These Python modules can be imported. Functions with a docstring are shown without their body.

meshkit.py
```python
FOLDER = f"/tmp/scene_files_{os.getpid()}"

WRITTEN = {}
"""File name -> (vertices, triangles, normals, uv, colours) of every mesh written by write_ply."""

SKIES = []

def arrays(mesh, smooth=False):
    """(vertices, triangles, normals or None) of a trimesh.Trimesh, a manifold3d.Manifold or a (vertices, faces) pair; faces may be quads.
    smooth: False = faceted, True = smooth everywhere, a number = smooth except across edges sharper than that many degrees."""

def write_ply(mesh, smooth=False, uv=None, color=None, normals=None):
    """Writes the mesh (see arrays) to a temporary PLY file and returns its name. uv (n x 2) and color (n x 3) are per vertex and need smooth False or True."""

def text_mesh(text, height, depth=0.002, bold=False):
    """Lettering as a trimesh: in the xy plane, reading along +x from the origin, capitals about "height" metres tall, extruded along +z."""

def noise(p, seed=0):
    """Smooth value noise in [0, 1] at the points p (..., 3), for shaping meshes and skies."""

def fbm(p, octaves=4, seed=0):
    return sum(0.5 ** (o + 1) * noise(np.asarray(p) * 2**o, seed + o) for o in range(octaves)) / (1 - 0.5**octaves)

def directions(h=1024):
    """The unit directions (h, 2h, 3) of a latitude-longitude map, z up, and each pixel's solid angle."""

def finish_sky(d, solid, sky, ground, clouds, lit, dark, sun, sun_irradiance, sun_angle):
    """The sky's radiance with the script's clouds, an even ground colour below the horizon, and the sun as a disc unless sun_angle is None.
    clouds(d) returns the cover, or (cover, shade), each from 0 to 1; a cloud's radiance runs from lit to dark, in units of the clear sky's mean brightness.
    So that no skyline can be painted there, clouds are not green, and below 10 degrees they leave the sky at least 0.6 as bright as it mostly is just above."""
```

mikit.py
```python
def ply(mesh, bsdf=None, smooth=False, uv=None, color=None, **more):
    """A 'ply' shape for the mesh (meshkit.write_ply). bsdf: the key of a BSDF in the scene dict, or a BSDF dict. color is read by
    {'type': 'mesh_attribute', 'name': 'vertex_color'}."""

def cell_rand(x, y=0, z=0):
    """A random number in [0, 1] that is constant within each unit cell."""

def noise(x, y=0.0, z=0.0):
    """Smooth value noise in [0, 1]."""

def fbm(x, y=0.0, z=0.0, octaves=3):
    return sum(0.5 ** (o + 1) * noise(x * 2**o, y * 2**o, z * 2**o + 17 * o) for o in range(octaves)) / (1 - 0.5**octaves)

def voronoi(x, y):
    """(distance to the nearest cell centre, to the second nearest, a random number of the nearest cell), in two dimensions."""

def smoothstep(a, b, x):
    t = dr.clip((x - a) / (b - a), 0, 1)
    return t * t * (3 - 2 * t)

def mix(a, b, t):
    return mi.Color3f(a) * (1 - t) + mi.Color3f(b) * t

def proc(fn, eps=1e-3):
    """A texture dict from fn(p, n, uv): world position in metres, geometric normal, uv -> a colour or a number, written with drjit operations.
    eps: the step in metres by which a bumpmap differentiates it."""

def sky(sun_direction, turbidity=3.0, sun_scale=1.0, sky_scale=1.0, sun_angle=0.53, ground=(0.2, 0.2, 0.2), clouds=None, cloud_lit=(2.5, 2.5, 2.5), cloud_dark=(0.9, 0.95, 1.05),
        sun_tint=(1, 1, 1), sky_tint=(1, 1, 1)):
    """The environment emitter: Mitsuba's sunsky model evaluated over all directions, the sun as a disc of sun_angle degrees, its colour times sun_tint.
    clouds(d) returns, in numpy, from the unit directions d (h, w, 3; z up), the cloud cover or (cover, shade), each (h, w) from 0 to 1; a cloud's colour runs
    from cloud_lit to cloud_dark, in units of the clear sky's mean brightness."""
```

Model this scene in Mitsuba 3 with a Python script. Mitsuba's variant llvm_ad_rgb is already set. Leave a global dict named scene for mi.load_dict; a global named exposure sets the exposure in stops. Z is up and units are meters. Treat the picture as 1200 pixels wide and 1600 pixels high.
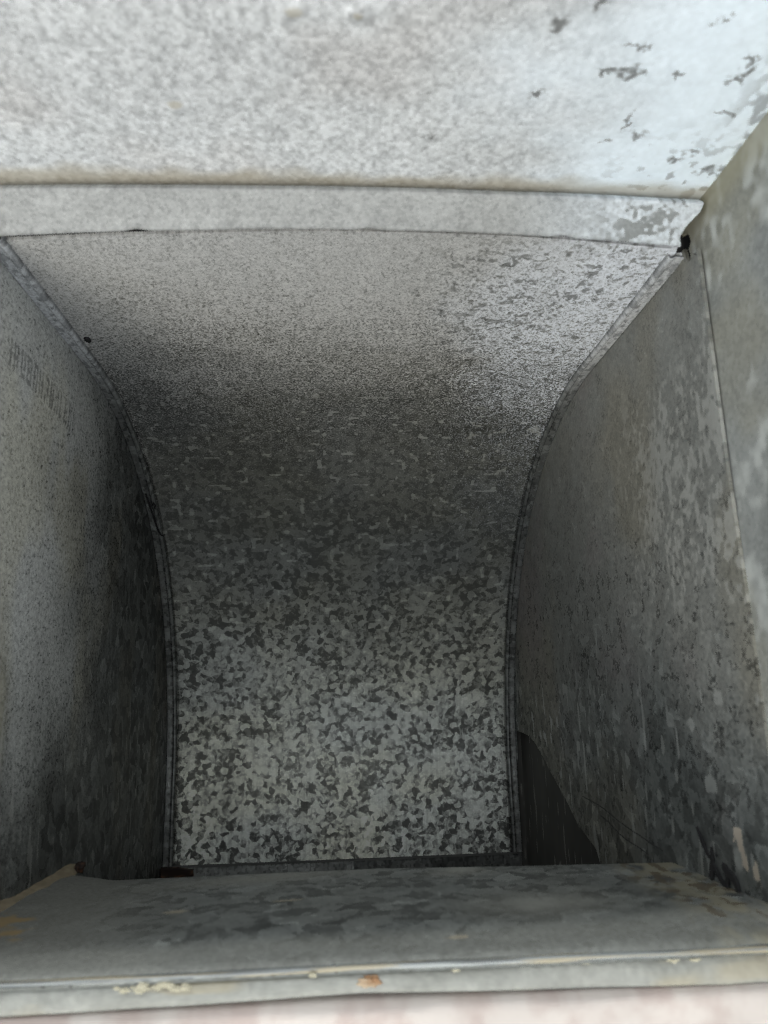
import math
import numpy as np
import trimesh
import mitsuba as mi
import drjit as dr
import mikit, meshkit
from mikit import proc, noise, fbm, voronoi, cell_rand, smoothstep, mix

scene, labels = {'type': 'scene'}, {}
T = mi.ScalarTransform4f

# ------------------------------------------------------------------ frame of the duct
# duct coordinates: x to the right, u towards the back of the roof, a down into the duct; one unit = the width of the duct
S = 0.30
A0 = 0.84                                     # depth of the roof surface below the camera


def W(p):
    p = np.asarray(p, float)
    return np.stack([p[..., 0] * S, p[..., 1] * S, (A0 - p[..., 2]) * S], -1)


# ------------------------------------------------------------------ camera
PITCH, YAW, ROLL, FPX, CX = 0.222192, 0.071151, -0.02362, 1126.8, -0.02413
fw = np.array([math.sin(YAW) * math.cos(PITCH), math.sin(PITCH), -math.cos(YAW) * math.cos(PITCH)])
rt = np.cross(fw, [0, 1, 0]); rt /= np.linalg.norm(rt)
up = np.cross(rt, fw)
up = up * math.cos(ROLL) - rt * math.sin(ROLL)
eye = W([CX, 0, 0])
scene['camera'] = {'type': 'thinlens', 'fov': 2 * math.degrees(math.atan(600 / FPX)), 'fov_axis': 'x', 'aperture_radius': 0.0010,
                   'focus_distance': 0.50, 'near_clip': 0.01, 'far_clip': 100.0,
                   'to_world': T().look_at(origin=eye.tolist(), target=(eye + fw).tolist(), up=up.tolist())}

# ------------------------------------------------------------------ light
SUN = np.array([-0.34, -0.70, 0.62])
scene['sky'] = mikit.sky(SUN, turbidity=3, sun_scale=0.18, sun_angle=30, clouds=lambda d: 0.9, cloud_lit=(2.44, 2.52, 2.51), sun_tint=(0.84, 0.98, 1.20))
exposure = 2.8

# ------------------------------------------------------------------ profile of the elbow's outer sheet
UC, AB, R = 0.5993, 2.1776, 0.8641            # ceiling height, depth of the far wall, radius of the bend
CA, CU, S0 = AB - R, UC - R, 0.88
L1 = CA - S0
L2 = L1 + R * math.pi / 2


def profile(s):
    """arc length from a = S0 -> (a, u, inward normal a, inward normal u)"""
    s = np.asarray(s, float)
    t = np.clip((s - L1) / R, 0, math.pi / 2)
    a = np.where(s < L1, S0 + s, CA + R * np.sin(t))
    u = np.where(s < L2, CU + R * np.cos(t), CU - (s - L2))
    return a, u, -np.sin(t), -np.cos(t)


def top_of(a):
    a = np.asarray(a, float)
    return np.where(a < CA, UC, CU + np.sqrt(np.maximum(R * R - np.clip(a - CA, 0, R) ** 2, 0)))


# ------------------------------------------------------------------ meshes
def grid_faces(n, m, flip=False):
    i, j = np.meshgrid(np.arange(n - 1), np.arange(m - 1), indexing='ij')
    k = i * m + j
    q = np.stack([k, k + m, k + m + 1, k + 1], -1).reshape(-1, 4)
    return q[:, ::-1] if flip else q


def sheet(P, uv, back, thick):
    """A sheet of metal: grid P (n, m, 3) in duct units, its uv, the way its back lies (3,) or (n, m, 3), thickness in duct units."""
    n, m = P.shape[:2]
    B = P + np.asarray(back, float) * thick
    d = np.cross(P[-1, 0] - P[0, 0], P[0, -1] - P[0, 0])
    vs, us, fs, o = [], [], [], 0
    # orientation: front faces away from 'back'
    WP, WB = W(P), W(B)
    c = n // 2, m // 2
    nn = np.cross(WP[min(c[0] + 1, n - 1), c[1]] - WP[c[0] - 1, c[1]], WP[c[0], min(c[1] + 1, m - 1)] - WP[c[0], c[1] - 1])
    flip = float(nn @ (WP[c] - WB[c])) < 0

    def put(G, U, fl):
        nonlocal o
        vs.append(G.reshape(-1, 3)); us.append(U.reshape(-1, 2)); fs.append(grid_faces(G.shape[0], G.shape[1], fl) + o)
        o += G.shape[0] * G.shape[1]
    put(WP, uv, flip)
    put(WB, uv, not flip)
    for A, Bk, U, fl in ((WP[0], WB[0], uv[0], flip), (WP[-1], WB[-1], uv[-1], not flip)):
        put(np.stack([A, Bk]), np.stack([U, U]), not fl if False else (not fl))
    for A, Bk, U, fl in ((WP[:, 0], WB[:, 0], uv[:, 0], flip), (WP[:, -1], WB[:, -1], uv[:, -1], not flip)):
        put(np.stack([A, Bk]), np.stack([U, U]), fl)
    return (np.vstack(vs), np.vstack(fs)), np.vstack(us)


def panel(c0, c1, c2, c3, n, m, back, th, uvf=None):
    i, j = np.meshgrid(np.linspace(0, 1, n), np.linspace(0, 1, m), indexing='ij')
    i, j = i[..., None], j[..., None]
    P = (1 - i) * (1 - j) * np.array(c0) + i * (1 - j) * np.array(c1) + i * j * np.array(c2) + (1 - i) * j * np.array(c3)
    return P, i[..., 0], j[..., 0]


def add(key, mesh_uv, bsdf, smooth=True):
    mesh, uv = mesh_uv
    scene[key] = mikit.ply(mesh, bsdf, smooth=smooth, uv=uv)
    return key


def add_mesh(key, mesh, bsdf, smooth=30):
    scene[key] = mikit.ply(mesh, bsdf, smooth=smooth)
    return key


def nz(p, scale, seed=0, octaves=4):
    return meshkit.fbm(np.asarray(p) * scale, octaves, seed) - 0.5


def thing(key, label, cat, **more):
    labels[key] = {'label': label, 'category': cat, **more}


def ramp(x, pts):
    """piecewise linear grey ramp"""
    out = mi.Float(pts[0][1])
    for (x0, y0), (x1, y1) in zip(pts[:-1], pts[1:]):
        out = dr.select(x > x0, y0 + (y1 - y0) * dr.clip((x - x0) / (x1 - x0), 0, 1), out)
    return out


# ------------------------------------------------------------------ materials
def spangle(x, y, cell, seed=0.0, warp=0.55):
    """zinc crystals: (tone in 0..1, value of the crystal), jagged flakes a few millimetres wide"""
    wx = x / cell + seed
    wy = y / cell + seed * 1.7
    w1 = noise(wx * 1.3, wy * 1.3, 3.1 + seed) - 0.5
    w2 = noise(wx * 1.3, wy * 1.3, 9.7 + seed) - 0.5
    w3 = noise(wx * 4.5, wy * 4.5, 5.3) - 0.5
    w4 = noise(wx * 4.5, wy * 4.5, 15.3) - 0.5
    qx, qy = wx + 2 * warp * w1 + 0.5 * warp * w3, wy + 2 * warp * w2 + 0.5 * warp * w4
    f1, f2, r = voronoi(qx, qy)
    f1b, f2b, rb = voronoi(qx * 1.9 + 31.7, qy * 1.9 + 11.3)
    tone = 0.66 * r + 0.32 * rb + 0.10 * (f1 - 0.4) + 0.06 * (f1b - 0.4)
    return tone, r


def grain(x, y, size):
    return 0.65 * noise(x / size, y / size) + 0.35 * noise(x / size * 2.1 + 7, y / size * 2.1 + 3)


def speck(x, y, pts):
    """sum of soft spots at (x, y, rx, ry)"""
    out = mi.Float(0)
    for px, py, rx, ry in pts:
        d = dr.square((x - px) / rx) + dr.square((y - py) / ry)
        out = dr.maximum(out, dr.exp(-d * 1.2))
    return out


def heel_oxide(uv):
    """how much of the white bloom covers the zinc: thick near the mouth, breaking up into grains deeper in"""
    x, s = uv.x / S, uv.y / S
    g = grain(uv.x, uv.y, 0.00075)
    patch = fbm(uv.x / 0.05, uv.y / 0.03, 2.0) - 0.5
    edge = s - 0.10 * smoothstep(0.1, 0.5, x) - 0.22 * patch
    thr = ramp(edge, [(0.0, 0.12), (0.25, 0.28), (0.40, 0.44), (0.55, 0.58), (0.75, 0.72), (1.0, 0.88), (1.3, 1.2)])
    ox = smoothstep(thr - 0.34, thr + 0.34, g)
    pits = noise(uv.x / 0.0034, uv.y / 0.0026, 4.0) * 0.5 + noise(uv.x / 0.0013, uv.y / 0.0012, 8.0) * 0.5
    where = smoothstep(0.02, 0.30, x) * smoothstep(-0.05, 0.1, s) * (0.35 + 0.9 * fbm(uv.x / 0.03, uv.y / 0.02, 7.0))
    ox = ox * (1 - 0.60 * smoothstep(0.45, 0.28, pits) * dr.clip(where * 1.7, 0, 1))
    return ox, g


def heel_color(p, n, uv):
    x, s = uv.x / S, uv.y / S
    ox, g = heel_oxide(uv)
    tone, r = spangle(uv.x, uv.y, 0.0041, 0.0, 0.40)
    tone = dr.clip(tone + 0.35 * (fbm(uv.x / 0.014, uv.y / 0.012, 51.0) - 0.5) + 0.09 * (noise(uv.x / 0.0012, uv.y / 0.0012, 52.0) - 0.5), 0, 1)
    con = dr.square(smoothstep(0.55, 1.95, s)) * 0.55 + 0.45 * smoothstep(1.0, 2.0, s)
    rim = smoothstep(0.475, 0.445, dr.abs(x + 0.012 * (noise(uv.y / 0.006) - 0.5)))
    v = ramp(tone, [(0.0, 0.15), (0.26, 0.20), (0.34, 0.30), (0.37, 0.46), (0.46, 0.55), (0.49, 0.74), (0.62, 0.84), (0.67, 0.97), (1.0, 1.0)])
    v = (0.125 + 0.10 * smoothstep(0.62, 1.0, s)) * (0.86 + 0.42 * smoothstep(0.30, 0.7, tone)) * (1 - con) + v * con  # light gradient painted into the zinc: dark bend, brighter towards the bottom
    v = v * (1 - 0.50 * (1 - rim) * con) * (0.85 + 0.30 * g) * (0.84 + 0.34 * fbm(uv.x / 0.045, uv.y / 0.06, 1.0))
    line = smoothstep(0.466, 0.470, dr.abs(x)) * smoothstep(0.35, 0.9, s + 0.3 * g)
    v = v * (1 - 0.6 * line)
    fleck = smoothstep(0.78, 0.90, noise(uv.x / 0.0045, uv.y / 0.0036, 21.0) + 0.12 * (g - 0.5)) * smoothstep(0.45, 0.7, s) * (1 - 0.6 * con)
    v = v + 0.26 * fleck
    tint = fbm(uv.x / 0.06 + 5, uv.y / 0.05, 3.0)
    zinc = mix((0.96, 1.0, 0.955), (0.985, 1.0, 0.89), smoothstep(0.3, 0.75, tint)) * v
    wipe = noise(uv.x / 0.0025, uv.y / 0.06, 6.0) * 0.6 + 0.4 * noise(uv.x / 0.0011, uv.y / 0.04, 16.0)
    zinc = zinc * (1 - 0.15 * con * smoothstep(0.45, 0.75, wipe))
    white = mix((0.37, 0.37, 0.365), (0.60, 0.63, 0.68), smoothstep(0.12, 0.45, x + 0.3 * (fbm(uv.x / 0.05, uv.y / 0.05, 27.0) - 0.5))) * (0.64 + 0.62 * g)  # right end of the bloom also carries a bluish glow, painted in
    return mix(zinc, white, ox)


def heel_metal(p, n, uv):
    ox, g = heel_oxide(uv)
    tone, r = spangle(uv.x, uv.y, 0.0041, 0.0, 0.40)
    return (0.66 - 0.34 * smoothstep(0.3, 0.7, tone) * smoothstep(1.1, 1.9, uv.y / S)) * (1 - ox)


def heel_rough(p, n, uv):
    tone, r = spangle(uv.x, uv.y, 0.0041, 0.0, 0.40)
    ox, g = heel_oxide(uv)
    return (0.42 + 0.16 * r) * (1 - ox) + 0.65 * ox


def grain_bump(p, n, uv):
    return grain(uv.x, uv.y, 0.0011) + 2.0 * noise(uv.x / 0.009, uv.y / 0.009)


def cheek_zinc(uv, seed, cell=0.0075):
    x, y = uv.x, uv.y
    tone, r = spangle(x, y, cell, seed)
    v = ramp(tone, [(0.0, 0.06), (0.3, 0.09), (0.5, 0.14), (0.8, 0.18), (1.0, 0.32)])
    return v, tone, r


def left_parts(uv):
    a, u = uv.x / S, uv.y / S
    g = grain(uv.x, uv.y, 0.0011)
    cover = smoothstep(-0.35, 0.15, u + 0.35 * (fbm(uv.x / 0.05, uv.y / 0.07, 5.0) - 0.5)) * smoothstep(1.85, 1.05, a + 0.3 * (fbm(uv.x / 0.03, uv.y / 0.05, 2.0) - 0.5))  # bloom gives way to dark zinc: shade deep in the duct painted in
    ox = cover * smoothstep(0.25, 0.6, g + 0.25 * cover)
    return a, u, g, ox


def left_color(p, n, uv):
    a, u, g, ox = left_parts(uv)
    v, tone, r = cheek_zinc(uv, 3.0)
    v = v * (0.8 + 0.4 * g)
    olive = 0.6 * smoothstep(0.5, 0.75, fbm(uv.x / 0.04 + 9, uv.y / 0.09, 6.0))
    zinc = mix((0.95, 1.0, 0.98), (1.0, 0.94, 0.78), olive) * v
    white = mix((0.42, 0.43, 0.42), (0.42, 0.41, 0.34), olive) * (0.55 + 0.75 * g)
    pale = smoothstep(0.25, 0.8, speck(a, u + 0.08 * (fbm(uv.x / 0.02, uv.y / 0.03, 81.0) - 0.5), [(1.06, -0.06, 0.07, 0.14), (1.02, -0.18, 0.06, 0.10)]))
    zinc = mix(zinc, mi.Color3f(0.46, 0.445, 0.36) * (0.7 + 0.5 * g), 0.8 * pale)
    ox = ox * (1 - pale)
    streak = smoothstep(0.83, 0.92, noise(uv.x / 0.0035, uv.y / 0.011, 2.0)) * smoothstep(0.15, -0.15, u)
    # faded ink of the mill's stamp: broken bars along a slanting line
    q = (uv.x / S - 1.00) * 0.97 + (uv.y / S - 0.465) * 0.0
    off = (u - (0.475 - 0.06 * (a - 1.02)))
    cell = dr.floor(q / 0.021)
    fq, h = q / 0.021 - cell, (off + 0.024) / 0.048

    def on(k, lim):
        return dr.select(cell_rand(cell, k, 5) < lim, mi.Float(1), mi.Float(0))

    def stem(c):
        return smoothstep(0.17, 0.08, dr.abs(fq - c))

    def cross(c):
        return smoothstep(0.12, 0.06, dr.abs(h - c)) * smoothstep(0.12, 0.2, fq) * smoothstep(0.85, 0.77, fq)
    ink = dr.maximum(dr.maximum(stem(0.25) * on(1, 0.85), stem(0.70) * on(2, 0.7)), dr.maximum(cross(0.9) * on(3, 0.5), dr.maximum(cross(0.5) * on(4, 0.5), cross(0.1) * on(6, 0.5))))
    ink = ink * smoothstep(-0.02, 0.05, h) * smoothstep(1.02, 0.95, h) * smoothstep(0.0, 0.01, q) * smoothstep(0.27, 0.26, q)
    ink = ink * (0.35 + 0.65 * smoothstep(0.35, 0.6, noise(uv.x / 0.0016, uv.y / 0.0022, 43.0)))
    return mix(mix(mix(zinc, white, ox), mi.Color3f(0.55, 0.56, 0.53), 0.32 * streak), mi.Color3f(0.08, 0.08, 0.08), 0.62 * ink)


def left_metal(p, n, uv):
    a, u, g, ox = left_parts(uv)
    return 0.85 * (1 - 0.9 * ox)


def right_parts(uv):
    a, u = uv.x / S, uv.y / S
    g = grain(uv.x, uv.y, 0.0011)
    cover = smoothstep(-0.30, 0.10, u + 0.35 * (fbm(uv.x / 0.05 + 3, uv.y / 0.06, 5.0) - 0.5))  # bloom fades downwards; shade low on the panel painted as darker zinc
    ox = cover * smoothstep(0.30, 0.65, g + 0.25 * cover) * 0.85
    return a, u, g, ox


def right_color(p, n, uv):
    a, u, g, ox = right_parts(uv)
    v, tone, r = cheek_zinc(uv, 7.0)
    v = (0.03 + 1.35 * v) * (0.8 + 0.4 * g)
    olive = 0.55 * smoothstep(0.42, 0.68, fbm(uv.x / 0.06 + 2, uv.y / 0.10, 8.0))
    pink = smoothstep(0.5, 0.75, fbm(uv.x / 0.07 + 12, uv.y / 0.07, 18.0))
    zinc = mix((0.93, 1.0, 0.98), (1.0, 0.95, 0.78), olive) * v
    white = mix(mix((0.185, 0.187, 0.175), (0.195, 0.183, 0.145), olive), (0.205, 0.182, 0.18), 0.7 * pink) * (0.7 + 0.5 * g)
    base = mix(zinc, white, ox)
    # lumps of white bloom along the front of the panel
    m = fbm(uv.x / 0.020, uv.y / 0.026, 31.0) * 0.42 + 0.38 * noise(uv.x / 0.0028, uv.y / 0.0036, 33.0) + 0.20 * noise(uv.x / 0.0012, uv.y / 0.0018, 35.0)
    lip_ = smoothstep(0.915, 0.888, a + 0.03 * (m - 0.5)) * smoothstep(0.53, 0.45, u) * smoothstep(0.0, 0.15, u)
    zone = smoothstep(1.40, 1.05, a) * smoothstep(-0.02, 0.15, u) * smoothstep(0.50, 0.40, u)
    bloom = dr.clip(smoothstep(0.50, 0.72, m + 0.05 * zone) * (0.15 + 0.85 * zone) + lip_ * smoothstep(0.40, 0.55, m), 0, 1)
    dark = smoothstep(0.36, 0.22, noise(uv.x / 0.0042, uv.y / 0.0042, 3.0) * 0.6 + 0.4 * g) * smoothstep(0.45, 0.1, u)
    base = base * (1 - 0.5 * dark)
    flake = smoothstep(0.80, 0.88, noise(uv.x / 0.004, uv.y / 0.012, 12.0)) * smoothstep(0.05, -0.15, u)
    big = speck(a + 0.010 * (noise(uv.x / 0.002, uv.y / 0.004, 61.0) - 0.5), u + 0.016 * (noise(uv.x / 0.002, uv.y / 0.003, 63.0) - 0.5), [(0.972, -0.216, 0.011, 0.020), (0.967, -0.238, 0.009, 0.018), (0.941, -0.252, 0.008, 0.016), (0.985, -0.222, 0.006, 0.006)])
    base = mix(base, mi.Color3f(0.46, 0.465, 0.44), 0.40 * bloom)
    base = mix(base, mi.Color3f(0.55, 0.57, 0.55), 0.6 * flake)
    return mix(base, mi.Color3f(0.72, 0.64, 0.54), smoothstep(0.35, 0.6, big))


def right_metal(p, n, uv):
    a, u, g, ox = right_parts(uv)
    return 0.8 * (1 - 0.9 * ox)


def cheek_rough(p, n, uv):
    return 0.42 + 0.22 * noise(uv.x / 0.012, uv.y / 0.012)


TOP_BLOTS = [(0.211, 0.605, 0.012, 0.010), (0.304, 0.658, 0.016, 0.008), (0.318, 0.664, 0.012, 0.007), (0.285, 0.659, 0.010, 0.006), (0.316, 0.627, 0.008, 0.006),
             (0.300, 0.625, 0.014, 0.004), (0.360, 0.753, 0.013, 0.008), (0.213, 0.698, 0.009, 0.006), (0.100, 0.771, 0.008, 0.006), (0.364, 0.661, 0.006, 0.005),
             (0.437, 0.663, 0.012, 0.008), (0.443, 0.652, 0.008, 0.006), (0.438, 0.638, 0.008, 0.007), (0.442, 0.781, 0.010, 0.007), (0.430, 0.795, 0.010, 0.005), (0.450, 0.715, 0.012, 0.004),
             (0.462, 0.714, 0.006, 0.005), (0.248, 0.576, 0.007, 0.012), (0.323, 0.768, 0.004, 0.005), (0.383, 0.591, 0.009, 0.004), (0.340, 0.735, 0.003, 0.02)]


def top_color(p, n, uv):
    x, a = uv.x / S, uv.y / S
    g = grain(uv.x, uv.y, 0.0012) * 0.6 + 0.4 * noise(uv.x / 0.0024, uv.y / 0.0024, 5.0)
    patch = fbm(uv.x / 0.05, uv.y / 0.04, 6.0)
    wht = smoothstep(0.12, 0.42, x + 0.25 * (patch - 0.5) + 0.25 * (0.72 - a))  # white bloom, with the bluish glow at the right painted into it
    base = mix(mix((0.51, 0.525, 0.535), (0.48, 0.482, 0.484), smoothstep(0.45, 0.7, fbm(uv.x / 0.06 + 3, uv.y / 0.05, 66.0))) * (0.45 + 0.94 * g) * (0.85 + 0.3 * patch), mi.Color3f(0.74, 0.83, 0.91) * (0.88 + 0.16 * g), wht)
    wx = x + 0.009 * (noise(uv.x / 0.003, uv.y / 0.003, 3.0) - 0.5) + 0.01 * (noise(uv.x / 0.0012, uv.y / 0.0012, 5.0) - 0.5)
    wa = a + 0.009 * (noise(uv.x / 0.003, uv.y / 0.003, 13.0) - 0.5) + 0.01 * (noise(uv.x / 0.0012, uv.y / 0.0012, 15.0) - 0.5)
    blot = smoothstep(0.12, 0.95, speck(wx, wa, TOP_BLOTS))
    edge = smoothstep(0.28, 0.47, x) * smoothstep(0.70, 0.86, a)
    tiny = smoothstep(0.60, 0.70, fbm(uv.x / 0.0045, uv.y / 0.0035, 9.0)) * edge
    rim = smoothstep(0.44, 0.49, x) * smoothstep(0.52, 0.62, fbm(uv.x / 0.006, uv.y / 0.009, 19.0))
    brown = smoothstep(0.830, 0.860, a + 0.02 * (noise(uv.x / 0.01, uv.y / 0.01) - 0.5))
    rust = speck(x, a, [(-0.205, 0.728, 0.012, 0.006), (-0.06, 0.598, 0.012, 0.008), (0.004, 0.598, 0.007, 0.006)])
    c = mix(base, mi.Color3f(0.10, 0.102, 0.10), 0.85 * dr.clip(blot + 0.8 * tiny + 0.7 * rim, 0, 1))
    c = mix(c, mi.Color3f(0.30, 0.26, 0.18), 0.65 * brown)  # brown shadow of the groove above the strip, painted on
    return mix(c, mi.Color3f(0.30, 0.275, 0.21), 0.6 * smoothstep(0.3, 0.8, rust))


def strip_color(p, n, uv):
    x = uv.x / S
    g = grain(uv.x * 0.92 + uv.y * 0.4, uv.y * 0.92 - uv.x * 0.4, 0.0012) * 0.7 + 0.3 * noise(uv.x / 0.003 + 2, uv.y / 0.0027, 4.0)
    patch = fbm(uv.x / 0.03, uv.y / 0.02, 6.0)
    base = mix((0.285, 0.29, 0.287), (0.50, 0.54, 0.58), smoothstep(0.2, 0.42, x)) * (0.58 + 0.68 * g) * (0.85 + 0.3 * patch)
    m = fbm(uv.x / 0.008, uv.y / 0.006, 9.0) * 0.55 + 0.3 * noise(uv.x / 0.002, uv.y / 0.0016, 3.0) + 0.15 * g
    d = 0.8 * smoothstep(0.50, 0.64, m + 0.10 * speck(x, uv.y / S, [(0.40, 0.035, 0.05, 0.03)])) * smoothstep(0.30, 0.40, x)
    return mix(base, mi.Color3f(0.11, 0.113, 0.105), 0.9 * d)


def hood_color(p, n, uv):
    g = grain(uv.x, uv.y, 0.0016)
    f = fbm(uv.x / 0.03, uv.y / 0.04, 2.0, octaves=4)
    olive = 0.6 * smoothstep(0.42, 0.65, fbm(uv.x / 0.05 + 3, uv.y / 0.06, 12.0))
    base = mix((0.25, 0.262, 0.255), (0.265, 0.258, 0.21), olive) * (0.75 + 0.35 * g) * (0.7 + 0.6 * f)
    bloom = smoothstep(0.50, 0.74, 0.7 * fbm(uv.x / 0.02, uv.y / 0.024, 8.0, octaves=4) + 0.3 * noise(uv.x / 0.004, uv.y / 0.005, 9.0))
    brown = smoothstep(0.585, 0.63, uv.y / S + 0.03 * (f - 0.5))
    return mix(mix(base, mi.Color3f(0.52, 0.54, 0.52), 0.6 * bloom), mi.Color3f(0.27, 0.25, 0.17), 0.6 * brown)


def sill_color(p, n, uv):
    x, a = uv.x / S, uv.y / S
    tone, r = spangle(uv.x, uv.y, 0.0070, 11.0, 0.8)
    g = grain(uv.x, uv.y, 0.0012)
    v = ramp(tone, [(0.0, 0.08), (0.3, 0.14), (0.45, 0.205), (0.8, 0.26), (1.0, 0.42)]) * (0.85 + 0.3 * g)
    f = fbm(uv.x / 0.03, uv.y / 0.05, 4.0)
    zinc = mix((0.93, 1.0, 1.0), (0.96, 1.0, 0.95), f) * v
    dull = mi.Color3f(0.31, 0.315, 0.29) * (0.8 + 0.4 * g)
    # dull film on the left shoulder and right patch; sky-lit front band painted paler
    left = smoothstep(-0.22, -0.40, x + 0.25 * (a - 1.15) + 0.10 * (f - 0.5))
    front = smoothstep(0.925, 0.885, a + 0.02 * (f - 0.5) + 0.02 * x - 0.05 * smoothstep(0.28, 0.45, x))
    pat = speck(x, a, [(0.236, 0.975, 0.10, 0.07), (-0.15, 1.24, 0.16, 0.05), (0.16, 1.19, 0.05, 0.03)])
    c = mix(zinc, dull, dr.clip(0.8 * left + 0.7 * front + 0.9 * pat, 0, 1))
    pale_patch = speck(x, a, [(0.172, 1.205, 0.045, 0.030), (0.245, 0.985, 0.07, 0.05)]) * (0.15 + 1.5 * fbm(uv.x / 0.016, uv.y / 0.022, 44.0, octaves=4)) * (0.8 + 0.4 * tone)  # two paler patches, broken up by noise
    c = mix(c, mi.Color3f(0.46, 0.47, 0.44), 0.6 * smoothstep(0.2, 0.9, pale_patch))
    sand = smoothstep(0.30, 0.62, fbm(uv.x / 0.008, uv.y / 0.012, 6.0)) * smoothstep(0.375, 0.455, x + 0.05 * (f - 0.5))
    c = mix(c, mi.Color3f(0.42, 0.39, 0.29), 0.75 * sand)
    grit = smoothstep(0.62, 0.70, fbm(uv.x / 0.006, uv.y / 0.010, 16.0)) * smoothstep(0.37, 0.43, x)
    c = mix(c, mi.Color3f(0.16, 0.13, 0.09), 0.8 * grit)
    rust = speck(x + 0.05 * (noise(uv.x / 0.006, uv.y / 0.006, 71.0) - 0.5), a + 0.05 * (noise(uv.x / 0.006, uv.y / 0.006, 73.0) - 0.5), [(-0.425, 0.985, 0.035, 0.04), (-0.455, 1.06, 0.025, 0.07)]) * (0.55 + 0.9 * fbm(uv.x / 0.006, uv.y / 0.008, 75.0))
    c = mix(c, mi.Color3f(0.46, 0.33, 0.16), 0.8 * smoothstep(0.25, 0.9, rust))
    scuff = speck(x, a, [(-0.235, 1.055, 0.022, 0.012), (-0.09, 1.07, 0.03, 0.006), (0.11, 0.885, 0.02, 0.006)])
    return mix(c, mi.Color3f(0.55, 0.48, 0.36), 0.6 * smoothstep(0.4, 0.7, scuff * (0.6 + 0.8 * g)))


def sill_metal(p, n, uv):
    return 0.62 - 0.3 * smoothstep(0.95, 0.88, uv.y / S)


def lip_color(p, n, uv):
    g = grain(uv.x, uv.y, 0.002)
    f = fbm(uv.x / 0.02, uv.y / 0.01, 2.0, octaves=4)
    ochre = smoothstep(0.50, 0.66, fbm(uv.x / 0.05 + 4, uv.y / 0.01, 7.0, octaves=4))
    c = mix((0.235, 0.24, 0.22), (0.335, 0.34, 0.315), f) * (0.85 + 0.3 * g)
    return mix(c, mi.Color3f(0.37, 0.32, 0.21), 0.45 * ochre)


def ledge_color(p, n, uv):
    f = fbm(p.x / 0.012, p.y / 0.012, 3.0, octaves=4)
    h = fbm(p.x / 0.05, p.y / 0.05, 13.0)
    return mix((0.46, 0.385, 0.355), (0.56, 0.51, 0.475), smoothstep(0.3, 0.7, f)) * (0.88 + 0.24 * h)


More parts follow.
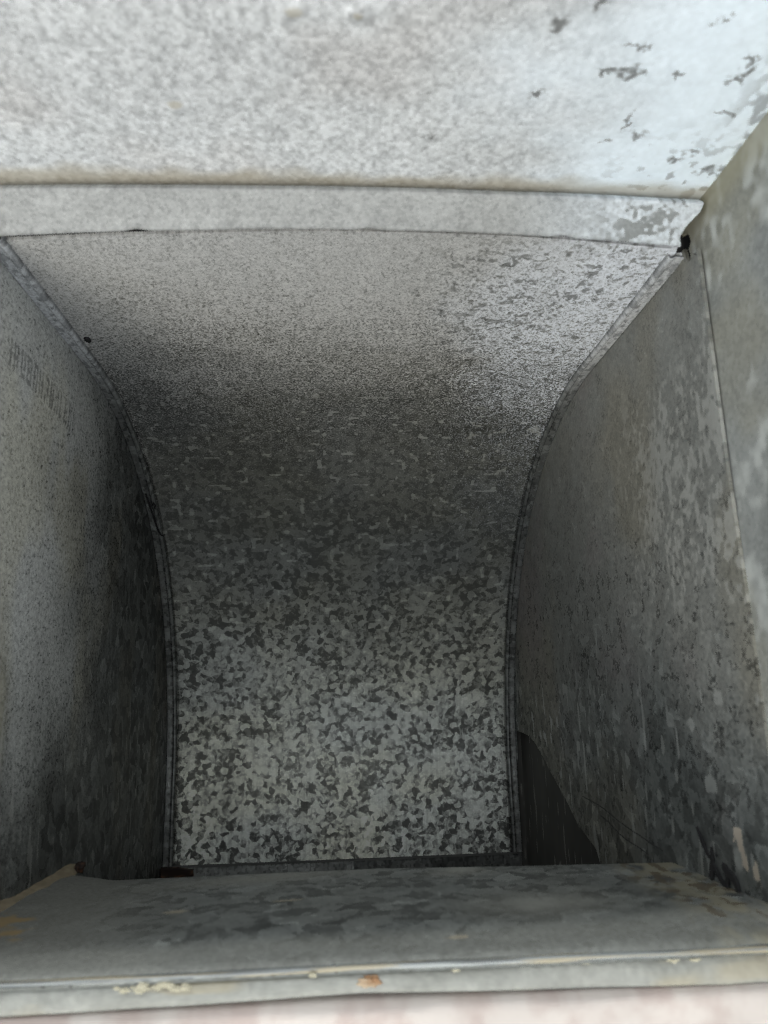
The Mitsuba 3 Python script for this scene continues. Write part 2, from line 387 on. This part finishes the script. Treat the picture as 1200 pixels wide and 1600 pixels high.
def seam_color(p, n, uv):
    tone, r = spangle(uv.x, uv.y, 0.0048, 5.0)
    s = uv.y / S
    g = grain(uv.x, uv.y, 0.001)
    v = ramp(tone, [(0.0, 0.24), (0.35, 0.32), (0.6, 0.40), (1.0, 0.60)])
    ox = smoothstep(0.75, 0.30, s + 0.35 * (g - 0.5))
    dx = uv.x / S
    groove = dr.exp(-dr.square((dx - 0.0160) / 0.0013)) + smoothstep(0.0225, 0.0240, dx)
    pit = smoothstep(0.40, 0.28, noise(uv.x / 0.0016, uv.y / 0.0026, 8.0))
    c = mix(mi.Color3f(0.96, 1.0, 0.98) * v, mi.Color3f(0.43, 0.445, 0.46) * (0.55 + 0.75 * g), ox)
    return c * (1 - 0.65 * dr.clip(groove, 0, 1) * (0.5 + 0.7 * fbm(uv.x / 0.02, uv.y / 0.02, 4.0))) * (1 - 0.4 * pit)


def seam_metal(p, n, uv):
    return 0.8 * smoothstep(0.30, 0.65, uv.y / S)


def bsdf(key, color, metallic, rough, bump=None, scale=0.0003, **more):
    def tex(v):
        return proc(v) if callable(v) else v
    m = {'type': 'principled', 'base_color': proc(color) if callable(color) else {'type': 'rgb', 'value': list(color)}, 'metallic': tex(metallic), 'roughness': tex(rough), 'specular': 0.4, **more}
    if bump is not None:
        m = {'type': 'bumpmap', 'nested_texture': proc(bump, 3e-4), 'scale': scale, 'bsdf': m}
    scene[key] = {'type': 'twosided', 'bsdf': m}


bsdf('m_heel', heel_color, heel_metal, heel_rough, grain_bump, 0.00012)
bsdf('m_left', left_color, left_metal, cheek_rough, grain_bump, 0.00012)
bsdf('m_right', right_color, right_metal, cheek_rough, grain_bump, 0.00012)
bsdf('m_top', top_color, 0.0, 0.75, grain_bump, 0.0002)
bsdf('m_strip', strip_color, 0.05, 0.7, grain_bump, 0.0002)
bsdf('m_hood', hood_color, 0.2, 0.6, grain_bump, 0.0002)
bsdf('m_sill', sill_color, sill_metal, 0.5, grain_bump, 0.0002)
bsdf('m_lip', lip_color, 0.1, 0.6, grain_bump, 0.0003)
def hem_color(p, n, uv):
    f = fbm(uv.x / 0.02, uv.y / 0.003, 2.0, octaves=4)
    ochre = smoothstep(0.52, 0.66, fbm(uv.x / 0.03 + 8, uv.y / 0.004, 27.0, octaves=4))
    return mix(mix((0.17, 0.18, 0.18), (0.36, 0.38, 0.375), smoothstep(0.3, 0.7, f)), (0.42, 0.36, 0.24), 0.7 * ochre)


bsdf('m_hem', hem_color, 0.3, 0.45)
bsdf('m_ledge', ledge_color, 0.0, 0.9)
bsdf('m_seam', seam_color, seam_metal, 0.45)
bsdf('m_dull', (0.16, 0.165, 0.16), 0.5, 0.6)
def shade_color(p, n, uv):  # shadow darkness put into the base colour
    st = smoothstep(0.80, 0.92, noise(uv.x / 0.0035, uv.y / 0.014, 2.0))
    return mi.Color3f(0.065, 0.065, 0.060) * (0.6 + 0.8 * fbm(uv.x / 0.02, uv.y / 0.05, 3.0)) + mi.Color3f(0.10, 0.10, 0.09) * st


bsdf('m_shade', shade_color, 0.3, 0.7)
bsdf('m_edge', (0.62, 0.63, 0.61), 0.1, 0.6)
bsdf('m_scribe', (0.045, 0.045, 0.045), 0.0, 0.7)
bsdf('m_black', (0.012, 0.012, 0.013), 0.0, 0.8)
bsdf('m_rust', lambda p, n, uv: mix((0.018, 0.011, 0.009), (0.13, 0.060, 0.030), smoothstep(0.5, 0.75, fbm(p.x / 0.004, p.y / 0.004, p.z / 0.004))), 0.0, 0.85)
bsdf('m_orange', lambda p, n, uv: mix((0.28, 0.16, 0.085), (0.42, 0.33, 0.23), smoothstep(0.4, 0.65, fbm(p.x / 0.003, p.y / 0.003, p.z / 0.003))), 0.0, 0.85)
bsdf('m_sealant', lambda p, n, uv: mix((0.13, 0.11, 0.075), (0.24, 0.20, 0.14), fbm(p.x / 0.004, p.y / 0.004, p.z / 0.004)), 0.0, 0.8)
bsdf('m_crumb', (0.42, 0.395, 0.30), 0.0, 0.9)

# ------------------------------------------------------------------ the setting: the roof ledge in front of the duct's mouth
gx, gy = np.meshgrid(np.linspace(-4.0, 4.0, 161), np.linspace(0, 1, 60), indexing='ij')
# fine near the sill, coarse far away
gx = np.sign(gx) * (np.abs(gx) / 4.0) ** 1.8 * 4.0
U0 = -0.3275 - 0.004 * (np.sin(gx * 3.0) * 0.5 + 0.5)
uu = U0 - gy ** 2.2 * 4.0
pp = np.stack([gx, uu, np.zeros_like(uu)], -1)
bump = nz(pp, 9.0, 5, 5) * 0.022 + nz(pp, 40, 7, 3) * 0.006
aa = 0.836 + bump + 0.03 * np.exp(-(U0 - uu) / 0.003)
add('ledge', sheet(np.stack([gx, uu, aa], -1), np.stack([gx, uu], -1) * S, (0, 0, 1), 0.35), 'm_ledge')
labels['ledge'] = {'label': 'bright pinkish white rough masonry ledge in front of the metal sill', 'kind': 'structure'}

# ------------------------------------------------------------------ the duct elbow
TH = 0.005
WEDGE_A = [0.88, 1.50, 1.546, 1.596, 1.653, 1.758, 1.852, 1.93, 1.97, 2.02, 2.08, 2.2]
WEDGE_U = [-0.55, -0.42, -0.354, -0.341, -0.328, -0.285, -0.247, -0.204, -0.184, -0.172, -0.168, -0.166]
thing('duct_elbow', 'spangled galvanized steel duct elbow with a curved back sheet bending down behind the sill', 'duct')

ns, nx = 260, 120
s = np.linspace(0.012, L2 + (CU + 0.497), ns)
x = np.concatenate([np.linspace(-0.5, 0.455, nx - 20), np.linspace(0.458, 0.5, 20)])
sg, xg = np.meshgrid(s, x, indexing='ij')
late = 0.040 * np.clip((xg - 0.474) / 0.012, 0, 1)
late = late + (0.12 * (xg - 0.03) ** 2) * (xg < 0.474)
sg = sg + late * np.clip(1 - (sg - 0.012) / 0.3, 0, 1)
a, u, na, nu = profile(sg)
w = nz(np.stack([xg * 2.2, sg * 2.2, 0 * sg], -1), 1.0, 3, 3) * 0.012 * np.clip((0.5 - np.abs(xg)) / 0.15, 0, 1)
P = np.stack([xg, u - w * nu * -1, a - w * na * -1], -1)
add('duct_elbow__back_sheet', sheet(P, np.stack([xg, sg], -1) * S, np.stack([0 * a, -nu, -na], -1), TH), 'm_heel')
labels['duct_elbow__back_sheet'] = {'label': 'curved back sheet, white bloom above and large zinc spangles below'}

# side cheeks
def cheek_x(k, A, U):
    fade = np.clip((A - 0.885) / 0.12, 0, 1) * np.clip((top_of(np.minimum(A, AB)) + 0.006 - U) / 0.12, 0, 1) * np.clip((AB - A) / 0.15, 0, 1)
    w = nz(np.stack([A * 2.5, U * 2.0, 0 * A + 7 * k], -1), 1.0, 11 + k, 3) * 0.03 * fade
    return (-1, 1)[k] * (0.5 + w) - k * (0.0015 + 0.0045 * np.clip((U - 0.02) / 0.25, 0, 1)) * np.clip((0.98 - A) / 0.09, 0, 1)


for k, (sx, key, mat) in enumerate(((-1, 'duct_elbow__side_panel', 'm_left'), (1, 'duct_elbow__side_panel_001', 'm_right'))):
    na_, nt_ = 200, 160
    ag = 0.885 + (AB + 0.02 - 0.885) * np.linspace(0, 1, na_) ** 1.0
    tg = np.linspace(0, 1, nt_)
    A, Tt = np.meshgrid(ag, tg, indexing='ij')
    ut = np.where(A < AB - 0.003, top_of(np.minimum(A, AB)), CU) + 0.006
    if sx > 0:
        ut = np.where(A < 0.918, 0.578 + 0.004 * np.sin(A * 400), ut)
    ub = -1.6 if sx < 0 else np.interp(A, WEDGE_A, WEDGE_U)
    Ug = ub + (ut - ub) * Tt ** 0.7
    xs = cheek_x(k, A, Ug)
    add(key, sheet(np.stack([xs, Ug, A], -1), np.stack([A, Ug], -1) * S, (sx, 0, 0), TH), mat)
labels['duct_elbow__side_panel'] = {'label': 'left side panel with a faded row of ink marks'}
labels['duct_elbow__side_panel_001'] = {'label': 'right side panel mottled with white bloom and a black marker scribble'}

P, i, j = panel((0.520, -1.6, 0.9), (0.520, -1.6, AB + 0.03), (0.520, 0.2, AB + 0.03), (0.520, -0.25, 0.9), 40, 40, 0, 0)  # dark sheet standing in for the shadow low on the right wall
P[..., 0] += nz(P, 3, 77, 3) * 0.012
add('duct_elbow__shade_sheet', sheet(P, np.stack([P[..., 2], P[..., 1]], -1) * S, (1, 0, 0), TH), 'm_shade')
labels['duct_elbow__shade_sheet'] = {'label': 'dark sheet put in as the shadow behind the curved edge of the right panel'}

# lock seams along both edges of the back sheet
sec = [(0.0005, 0.001), (0.0005, 0.007), (0.002, 0.0085), (0.011, 0.0080), (0.0155, 0.0078), (0.0175, 0.0115), (0.0205, 0.0120), (0.0225, 0.0095), (0.0240, 0.002), (0.0245, -0.001)]
for sx, key in ((-1, 'duct_elbow__lock_seam'), (1, 'duct_elbow__lock_seam_001')):
    ss = np.linspace(0.032 if sx < 0 else 0.048, L2 + CU + 0.497, 240)
    wob = 1 + 0.10 * nz(np.stack([ss * 6, 0 * ss + sx, 0 * ss], -1), 1.0, 9, 2)
    rows, uvs = [], []
    for dx, h in sec:
        a, u, na, nu = profile(ss)
        rows.append(np.stack([sx * (0.5 - dx * 1.12 * wob), u + nu * h * 0.8, a + na * h * 0.8], -1))
        uvs.append(np.stack([0 * ss + dx, ss], -1) * S)
    P, U = np.stack(rows, 1), np.stack(uvs, 1)
    a, u, na, nu = profile(ss)
    bk = np.stack([0 * a, -nu, -na], -1)[:, None, :].repeat(len(sec), 1)
    add(key, sheet(P, U, bk, 0.002), 'm_seam')

# flange of the next duct length under the back sheet, and that length itself
P, i, j = panel((-0.49, -0.503, AB - 0.010), (0.49, -0.503, AB - 0.010), (0.49, -0.56, AB - 0.012), (-0.49, -0.56, AB - 0.012), 80, 6, 0, 0)
P[..., 2] += nz(P, 8, 3, 3) * 0.006
P[..., 1] += (j < 0.01) * nz(P, 25, 4, 3) * 0.006
add('duct_elbow__bottom_flange', sheet(P, np.stack([P[..., 0], 2.6 + P[..., 1]], -1) * S, (0, 0, 1), 0.006), 'm_seam')
P, i, j = panel((-0.5, -0.492, AB + 0.006), (0.5, -0.492, AB + 0.006), (0.5, -1.6, AB + 0.006), (-0.5, -1.6, AB + 0.006), 4, 4, 0, 0)
add('duct_elbow__lower_back', sheet(P, np.stack([P[..., 0], 2.6 + P[..., 1]], -1) * S, (0, 0, 1), TH), 'm_dull')
P, i, j = panel((-0.5, -1.6, 0.9), (0.5, -1.6, 0.9), (0.5, -1.6, AB + 0.01), (-0.5, -1.6, AB + 0.01), 4, 4, 0, 0)  # unseen plate added across the far end to keep daylight out
add('duct_elbow__added_cap', sheet(P, np.stack([P[..., 0], P[..., 2]], -1) * S, (0, -1, 0), TH), 'm_dull')


def blob(pts, seed, amp, sub=2):
    """a lump: hull-like icosphere scaled to (cx, cu, ca, rx, ru, ra) in duct units, roughened"""
    cx, cu_, ca_, rx, ru, ra = pts
    m = trimesh.creation.icosphere(subdivisions=sub)
    v = np.array(m.vertices)
    v = v * (1 + amp * 2 * nz(v, 2.2, seed, 3))[:, None]
    return trimesh.Trimesh(W(v * [rx, ru, ra] + [cx, cu_, ca_]), np.array(m.faces)[:, ::-1], process=False)


for sx, key in ((-1, 'duct_elbow__added_backing'), (1, 'duct_elbow__added_backing_001')):  # added plates that stop light leaking in behind the recess
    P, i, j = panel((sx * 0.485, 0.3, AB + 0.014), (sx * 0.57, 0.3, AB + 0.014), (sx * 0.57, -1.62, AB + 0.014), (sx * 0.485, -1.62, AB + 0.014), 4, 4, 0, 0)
    add(key, sheet(P, P[..., :2] * S, (0, 0, 1), TH), 'm_shade')

# rusty tab in the bottom left corner of the back sheet
tab = trimesh.creation.box([1, 1, 1]).subdivide().subdivide().subdivide()
v = np.array(tab.vertices)
v = v * [0.085, 0.030, 0.016] * (1 + 0.35 * nz(v, 3, 2, 3))[:, None]
v[:, 1] *= 1 - 0.5 * np.clip(v[:, 0] / 0.045, 0, 1)
v += [-0.455, -0.512, AB - 0.026]
scene['duct_elbow__corner_tab'] = mikit.ply(trimesh.Trimesh(W(v), np.array(tab.faces)[:, ::-1], process=False), 'm_rust', smooth=30)
labels['duct_elbow__corner_tab'] = {'label': 'dark red rusty tab in the bottom left corner'}


def on_right(a, u):
    return np.array([0.5, u, a])


def stroke(points, width, normal, lift, key, mat='m_black'):
    """a painted line: a thin ribbon a hair proud of the surface; points in duct units, width per point"""
    p = np.asarray(points, float)
    t = np.gradient(p, axis=0)
    nrm = np.asarray(normal, float)
    if nrm.ndim == 1:
        nrm = np.repeat(nrm[None], len(p), 0)
    sd = np.cross(t, nrm)
    sd /= np.linalg.norm(sd, axis=1, keepdims=True) + 1e-12
    w_ = np.broadcast_to(width, (len(p),))[:, None]
    P = np.stack([p - sd * w_ / 2, p, p + sd * w_ / 2], 1) + nrm[:, None, :] * lift
    U = P[..., :2] * 0
    add(key, sheet(P, U, -nrm[:, None, :].repeat(3, 1), lift * 0.6), mat)


# black marker strokes on the right panel, just above the sill
R_STROKES = [([(1.078, -0.243), (1.066, -0.262), (1.050, -0.278)], (0.002, 0.005, 0.002)),
             ([(1.040, -0.262), (1.043, -0.280), (1.047, -0.297), (1.052, -0.305)], (0.002, 0.006, 0.008, 0.006)),
             ([(1.043, -0.280), (1.034, -0.292), (1.020, -0.302), (1.006, -0.300)], (0.002, 0.004, 0.005, 0.008)),
             ([(1.014, -0.279), (1.000, -0.286), (0.988, -0.291), (0.984, -0.301), (0.986, -0.309)], (0.007, 0.008, 0.008, 0.006, 0.003)),
             ([(1.004, -0.285), (1.006, -0.296), (1.010, -0.304)], (0.004, 0.004, 0.003))]
for k, (pts, wd) in enumerate(R_STROKES):
    q = np.array(pts)
    tt, ti = np.linspace(0, 1, 12), np.linspace(0, 1, len(q))
    q2 = np.stack([np.interp(tt, ti, q[:, 0]), np.interp(tt, ti, q[:, 1])], 1)
    q2[:, 1] += 0.020
    stroke(np.stack([cheek_x(1, q2[:, 0], q2[:, 1]) - 0.0005, q2[:, 1], q2[:, 0]], 1), 1.3 * np.interp(tt, ti, wd), (-1, 0, 0), 0.004, 'duct_elbow__marker_stroke' + ('_%03d' % k if k else ''))
# two scribed lines running down the right panel
for k, (p0, p1) in enumerate((((1.60, -0.262), (1.20, -0.283)), ((1.50, -0.285), (1.27, -0.305)))):
    tt = np.linspace(0, 1, 24)
    aa_ = p0[0] + (p1[0] - p0[0]) * tt
    uu_ = p0[1] + (p1[1] - p0[1]) * tt
    stroke(np.stack([cheek_x(1, aa_, uu_ + 0.0025 * np.sin(tt * 7 + k)) - 0.0005, uu_ + 0.0025 * np.sin(tt * 7 + k), aa_], 1), 0.0012, (-1, 0, 0), 0.0015, 'duct_elbow__scribed_line' + ('_%03d' % k if k else ''), 'm_scribe')


# black marks on the left seam and a punched hole in the back sheet
def on_heel(x, s_):
    a, u, na, nu = profile(s_)
    return np.array([x, float(u), float(a)]), np.array([0, float(nu), float(na)])


for k, pts in enumerate(([(-0.487, 0.965), (-0.480, 0.965), (-0.476, 0.955), (-0.474, 0.965), (-0.476, 0.975)], [(-0.490, 0.925), (-0.486, 0.985), (-0.480, 1.045), (-0.474, 1.065), (-0.468, 1.068)])):
    pn = [on_heel(*q) for q in pts]
    stroke([p + n_ * 0.010 for p, n_ in pn], (0.004 if k == 0 else 0.004), np.array([n_ for p, n_ in pn]), 0.004, 'duct_elbow__marker_stroke_%03d' % (k + 5))
c, n_ = on_heel(-0.462, 0.345)
hole = blob((c[0], c[1] - 0.001, c[2], 0.006, 0.003, 0.010), 4, 0.3)
scene['duct_elbow__punched_hole'] = mikit.ply(hole, 'm_black', smooth=True)

# ------------------------------------------------------------------ the hood over the mouth: back sheet (overhead in the picture) and right side
thing('intake_hood', 'whitened galvanized hood sheets around the mouth of the duct, nearest the viewer', 'vent hood')
UT = 0.655
xg, ag = np.meshgrid(np.linspace(-0.95, 0.503, 150), np.linspace(0.44, 0.95, 90), indexing='ij')
w = nz(np.stack([xg * 2, ag * 2, 0 * ag], -1), 1.0, 23, 3) * 0.012 * np.clip((0.92 - ag) / 0.1, 0, 1)
for px, pa in ((-0.205, 0.734), (-0.06, 0.598), (0.004, 0.596)):
    w += -0.006 * np.exp(-((xg - px) ** 2 + (ag - pa) ** 2) / 0.009 ** 2)
add('intake_hood__back_sheet', sheet(np.stack([xg, UT + w, ag], -1), np.stack([xg, ag], -1) * S, (0, 1, 0), TH), 'm_top')
labels['intake_hood__back_sheet'] = {'label': 'broad whitened sheet across the top with dark blotches at its right'}
ag, ug = np.meshgrid(np.linspace(0, 1, 60), np.linspace(-0.325, UT + 0.004, 160), indexing='ij')
ag = 0.42 + ag * (np.interp(ug, [0.55, 0.572, 0.58, 0.59, 0.605, 0.61, 0.63, 0.64], [0.955, 0.95, 0.928, 0.918, 0.922, 0.912, 0.918, 0.955]) - 0.42)
w = nz(np.stack([ag * 2, ug * 2, 0 * ag], -1), 1.0, 29, 3) * 0.012 * np.clip((0.86 - ag) / 0.1, 0, 1) * np.clip((UT - ug) / 0.1, 0, 1)
add('intake_hood__side_panel', sheet(np.stack([0.502 + w, ug, ag], -1), np.stack([ag, ug], -1) * S, (1, 0, 0), TH), 'm_hood')
labels['intake_hood__side_panel'] = {'label': 'grey near right panel, out of focus'}
# riser closing the step between the hood's sheet and the elbow
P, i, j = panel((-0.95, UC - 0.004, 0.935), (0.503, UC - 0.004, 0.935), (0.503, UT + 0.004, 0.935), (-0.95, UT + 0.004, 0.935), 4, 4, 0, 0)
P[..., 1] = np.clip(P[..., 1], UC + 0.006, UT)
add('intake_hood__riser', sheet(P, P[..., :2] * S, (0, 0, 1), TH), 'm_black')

# black casing added outside the corner, hiding sky behind the strip's ragged gap
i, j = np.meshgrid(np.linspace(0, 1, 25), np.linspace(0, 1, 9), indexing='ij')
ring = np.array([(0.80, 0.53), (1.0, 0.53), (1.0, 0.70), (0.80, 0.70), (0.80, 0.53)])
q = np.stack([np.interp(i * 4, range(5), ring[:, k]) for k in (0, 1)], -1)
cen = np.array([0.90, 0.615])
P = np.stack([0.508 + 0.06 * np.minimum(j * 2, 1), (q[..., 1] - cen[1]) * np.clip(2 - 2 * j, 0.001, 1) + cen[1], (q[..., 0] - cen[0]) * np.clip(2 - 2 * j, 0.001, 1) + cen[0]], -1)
add('intake_hood__added_casing', sheet(P, P[..., :2] * S, (0.3, 0, 0), TH), 'm_black')

# ------------------------------------------------------------------ the cover strip over the joint
thing('cover_strip', 'narrow folded sheet metal strip covering the joint above the curved sheet', 'strip')
xs = np.concatenate([np.linspace(-0.9, 0.44, 150), np.linspace(0.444, 0.496, 40)])
bow = 0.12 * (xs - 0.03) ** 2 * (np.abs(xs) < 0.6) + 0.04 * (np.abs(xs) >= 0.6)
kink = sum(-0.005 * np.exp(-((xs - k) / 0.012) ** 2) for k in (-0.287, 0.028, 0.30))
a_lo = 0.874 + bow + kink * 1.0
# cross-section from the groove edge down to the heel edge, rolled at both hems
SEC = [(0.10, 0.053, 0.016), (0.03, 0.045, 0.006), (0.00, 0.039, 0.002), (0.000, 0.0355, 0.000), (0.03, 0.0325, 0.0), (0.20, 0.0265, 0), (0.5, 0.0155, 0), (0.8, 0.0045, 0), (0.95, -0.002, 0), (1.0, -0.005, 0.0), (1.01, -0.004, 0.004)]
rows, uvs = [], []
end = np.clip((xs - 0.47) / 0.026, 0, 1)
for t, h, d in SEC:
    wig = 0.002 * nz(np.stack([xs * 9, 0 * xs + t * 3, 0 * xs], -1), 1.0, 41, 3)
    a_up = 0.8475 + 0.05 * (np.clip(xs, -0.6, 0.6) - 0.05) ** 2
    notch = np.interp(t, [0, 0.30, 0.42, 0.55, 0.8, 1.01], [0.0, 0.003, 0.010, 0.018, 0.021, 0.017]) * end
    rows.append(np.stack([xs - notch, UC + h + wig, a_up + (a_lo - a_up) * t + d], -1))
    uvs.append(np.stack([xs, 0 * xs + t * 0.06], -1) * S)
add('cover_strip', sheet(np.stack(rows, 1), np.stack(uvs, 1), (0, 0.5, 0.5), 0.006), 'm_strip')

# ------------------------------------------------------------------ the sill
thing('sill_flashing', 'dull galvanized sill sheet with a folded front edge along the bottom, above the ledge', 'flashing')
xs = np.linspace(-0.56, 0.56, 120)
xi = np.clip(xs, -0.5, 0.5)
a_far = np.interp(xi, [-0.5, -0.40, -0.27, -0.10, 0.05, 0.25, 0.5], [1.40, 1.375, 1.335, 1.29, 1.265, 1.225, 1.19])
u_far = np.interp(xi, [-0.5, -0.46, -0.40, -0.27, -0.10, 0.05, 0.25, 0.5], [-0.322, -0.325, -0.331, -0.320, -0.308, -0.302, -0.297, -0.293])
a_near = np.interp(xi, [-0.5, -0.2, 0.2, 0.5], [0.862, 0.850, 0.840, 0.838])
u_near = np.interp(xi, [-0.5, -0.3, 0.0, 0.5], [-0.283, -0.281, -0.278, -0.278])
rows, uvs = [], []
tt = np.concatenate([[0.0, 0.012, 0.03, 0.06], np.linspace(0.1, 0.94, 40), [0.96, 0.975, 0.99, 1.0]])
for t in tt:
    aa = a_near + (a_far - a_near) * t
    uu = u_near + (u_far - u_near) * t
    roll = -0.007 * (1 - min(t / 0.03, 1)) ** 2 - 0.015 * (1 - min(t / 0.22, 1)) ** 1.5 - 0.012 * max((t - 0.95) / 0.05, 0) ** 2
    wv = nz(np.stack([xs * 2.5, aa * 2.5, 0 * xs], -1), 1.0, 51, 3) * 0.010 * np.clip(min(t, 1 - t) / 0.1, 0, 1)
    rows.append(np.stack([xs, uu + roll + wv, aa], -1))
    uvs.append(np.stack([xs, aa], -1) * S)
# the throat: bends down into the dark
for dn, da in ((0.03, 0.008), (0.08, 0.010), (0.25, 0.010), (0.7, 0.0), (1.28, 0.0)):
    rows.append(np.stack([xs, u_far - 0.012 - dn, a_far + da], -1))
    uvs.append(np.stack([xs, a_far + dn], -1) * S)
add('sill_flashing__pan', sheet(np.stack(rows, 1), np.stack(uvs, 1), np.stack(rows, 1) * 0 + np.array([0, -0.7, -0.7]), TH), 'm_sill')

# rolled hem of the pan
xh = np.linspace(-0.62, 0.62, 150)
xc = np.clip(xh, -0.5, 0.5)
ah = np.interp(xc, [-0.5, -0.2, 0.2, 0.5], [0.862, 0.850, 0.840, 0.838])
uh = np.interp(xc, [-0.5, -0.3, 0.0, 0.5], [-0.283, -0.281, -0.278, -0.278]) - 0.0215 + 0.0015 * nz(np.stack([xh * 6, 0 * xh, 0 * xh], -1), 1.0, 81, 3)
rh = 0.0034 * (1 + 0.5 * nz(np.stack([xh * 9, 0 * xh, 0 * xh], -1), 1.0, 83, 3))
rows, uvs = [], []
for q in np.linspace(-0.6, math.pi + 0.9, 11):
    rows.append(np.stack([xh, uh + rh * math.cos(q), ah + 0.001 - rh * 1.1 * math.sin(q)], -1))
    uvs.append(np.stack([xh, 0 * xh + 0.02 * q], -1) * S)
add('sill_flashing__front_hem', sheet(np.stack(rows, 1), np.stack(uvs, 1), (0, 0, 1), 0.002), 'm_hem')

# folded front lip, a face turned to the sky between the sill and the ledge
xl = np.linspace(-0.75, 0.75, 160)
rows, uvs = [], []
for k, (du, da) in enumerate(((0.003, 0.016), (0.003, 0.010), (0.0, 0.008), (-0.005, 0.006), (-0.012, 0.006), (-0.0175, 0.007), (-0.0195, 0.010), (-0.020, 0.02))):
    u0 = np.interp(xl, [-0.5, -0.3, 0.0, 0.5], [-0.3105, -0.3095, -0.3085, -0.3095]) + 0.002 * nz(np.stack([xl * 5, 0 * xl, 0 * xl], -1), 1.0, 61, 3)
    sc = np.interp(xl, [-0.4, 0.0, 0.4], [1.0, 0.85, 1.35])
    rows.append(np.stack([xl, u0 + du * sc, 0.838 + da + 0.004 * nz(np.stack([xl * 4, 0 * xl + du * 30, 0 * xl], -1), 1.0, 63, 3)], -1))
    uvs.append(np.stack([xl, 0 * xl + du], -1) * S)
add('sill_flashing__front_lip', sheet(np.stack(rows, 1), np.stack(uvs, 1), (0, 0, 1), TH), 'm_lip')
labels['sill_flashing__front_lip'] = {'label': 'pale folded lip with ochre stains'}

# sealant bead in the left corner of the sill
na_ = 60
at = np.linspace(0.86, 1.42, na_)
rows, uvs = [], []
for q in np.linspace(0, math.pi / 2, 7):
    r_ = 0.030 * (0.75 + 0.9 * (nz(np.stack([at * 14, 0 * at + q, 0 * at], -1), 1.0, 71, 3) + 0.2))
    uf = np.interp(at, [0.86, 1.42], [-0.285, -0.322])
    rows.append(np.stack([-0.5 + r_ * math.cos(q) * 0.9, uf - 0.004 + r_ * math.sin(q) * 0.45, at], -1))
    uvs.append(np.stack([at, 0 * at + q * 0.02], -1) * S)
add('sill_flashing__sealant_bead', sheet(np.stack(rows, 1), np.stack(uvs, 1), (-0.5, -0.5, 0), 0.004), 'm_sealant')
labels['sill_flashing__sealant_bead'] = {'label': 'sandy sealant bead along the left end of the sill'}
scene['sill_flashing__rust_lump'] = mikit.ply(blob((-0.474, -0.316, 1.405, 0.008, 0.008, 0.012), 8, 0.7, 3), 'm_rust', smooth=True)
scene['sill_flashing__rust_blister'] = mikit.ply(blob((0.010, -0.3120, 0.8450, 0.010, 0.0040, 0.003), 9, 1.3, 3), 'm_orange', smooth=True)
rc = np.random.default_rng(5)
spots = [(-0.205 + 0.022 * rc.normal(), rc.uniform(0.0015, 0.0042)) for _ in range(22)] + [(0.24, 0.004), (0.335, 0.005), (0.325, 0.003), (0.36, 0.004), (0.10, 0.003), (-0.05, 0.003)]
for k, (px, pr) in enumerate(spots):
    pu = np.interp(px, [-0.5, -0.3, 0.0, 0.5], [-0.306, -0.304, -0.301, -0.301]) + rc.uniform(-0.006, 0.0)
    scene['sill_flashing__mortar_crumb' + ('_%03d' % k if k else '')] = mikit.ply(blob((px, pu, 0.841, pr * 1.3, pr * 0.6, pr * 0.6), 90 + k, 1.0, 2), 'm_crumb', smooth=False)
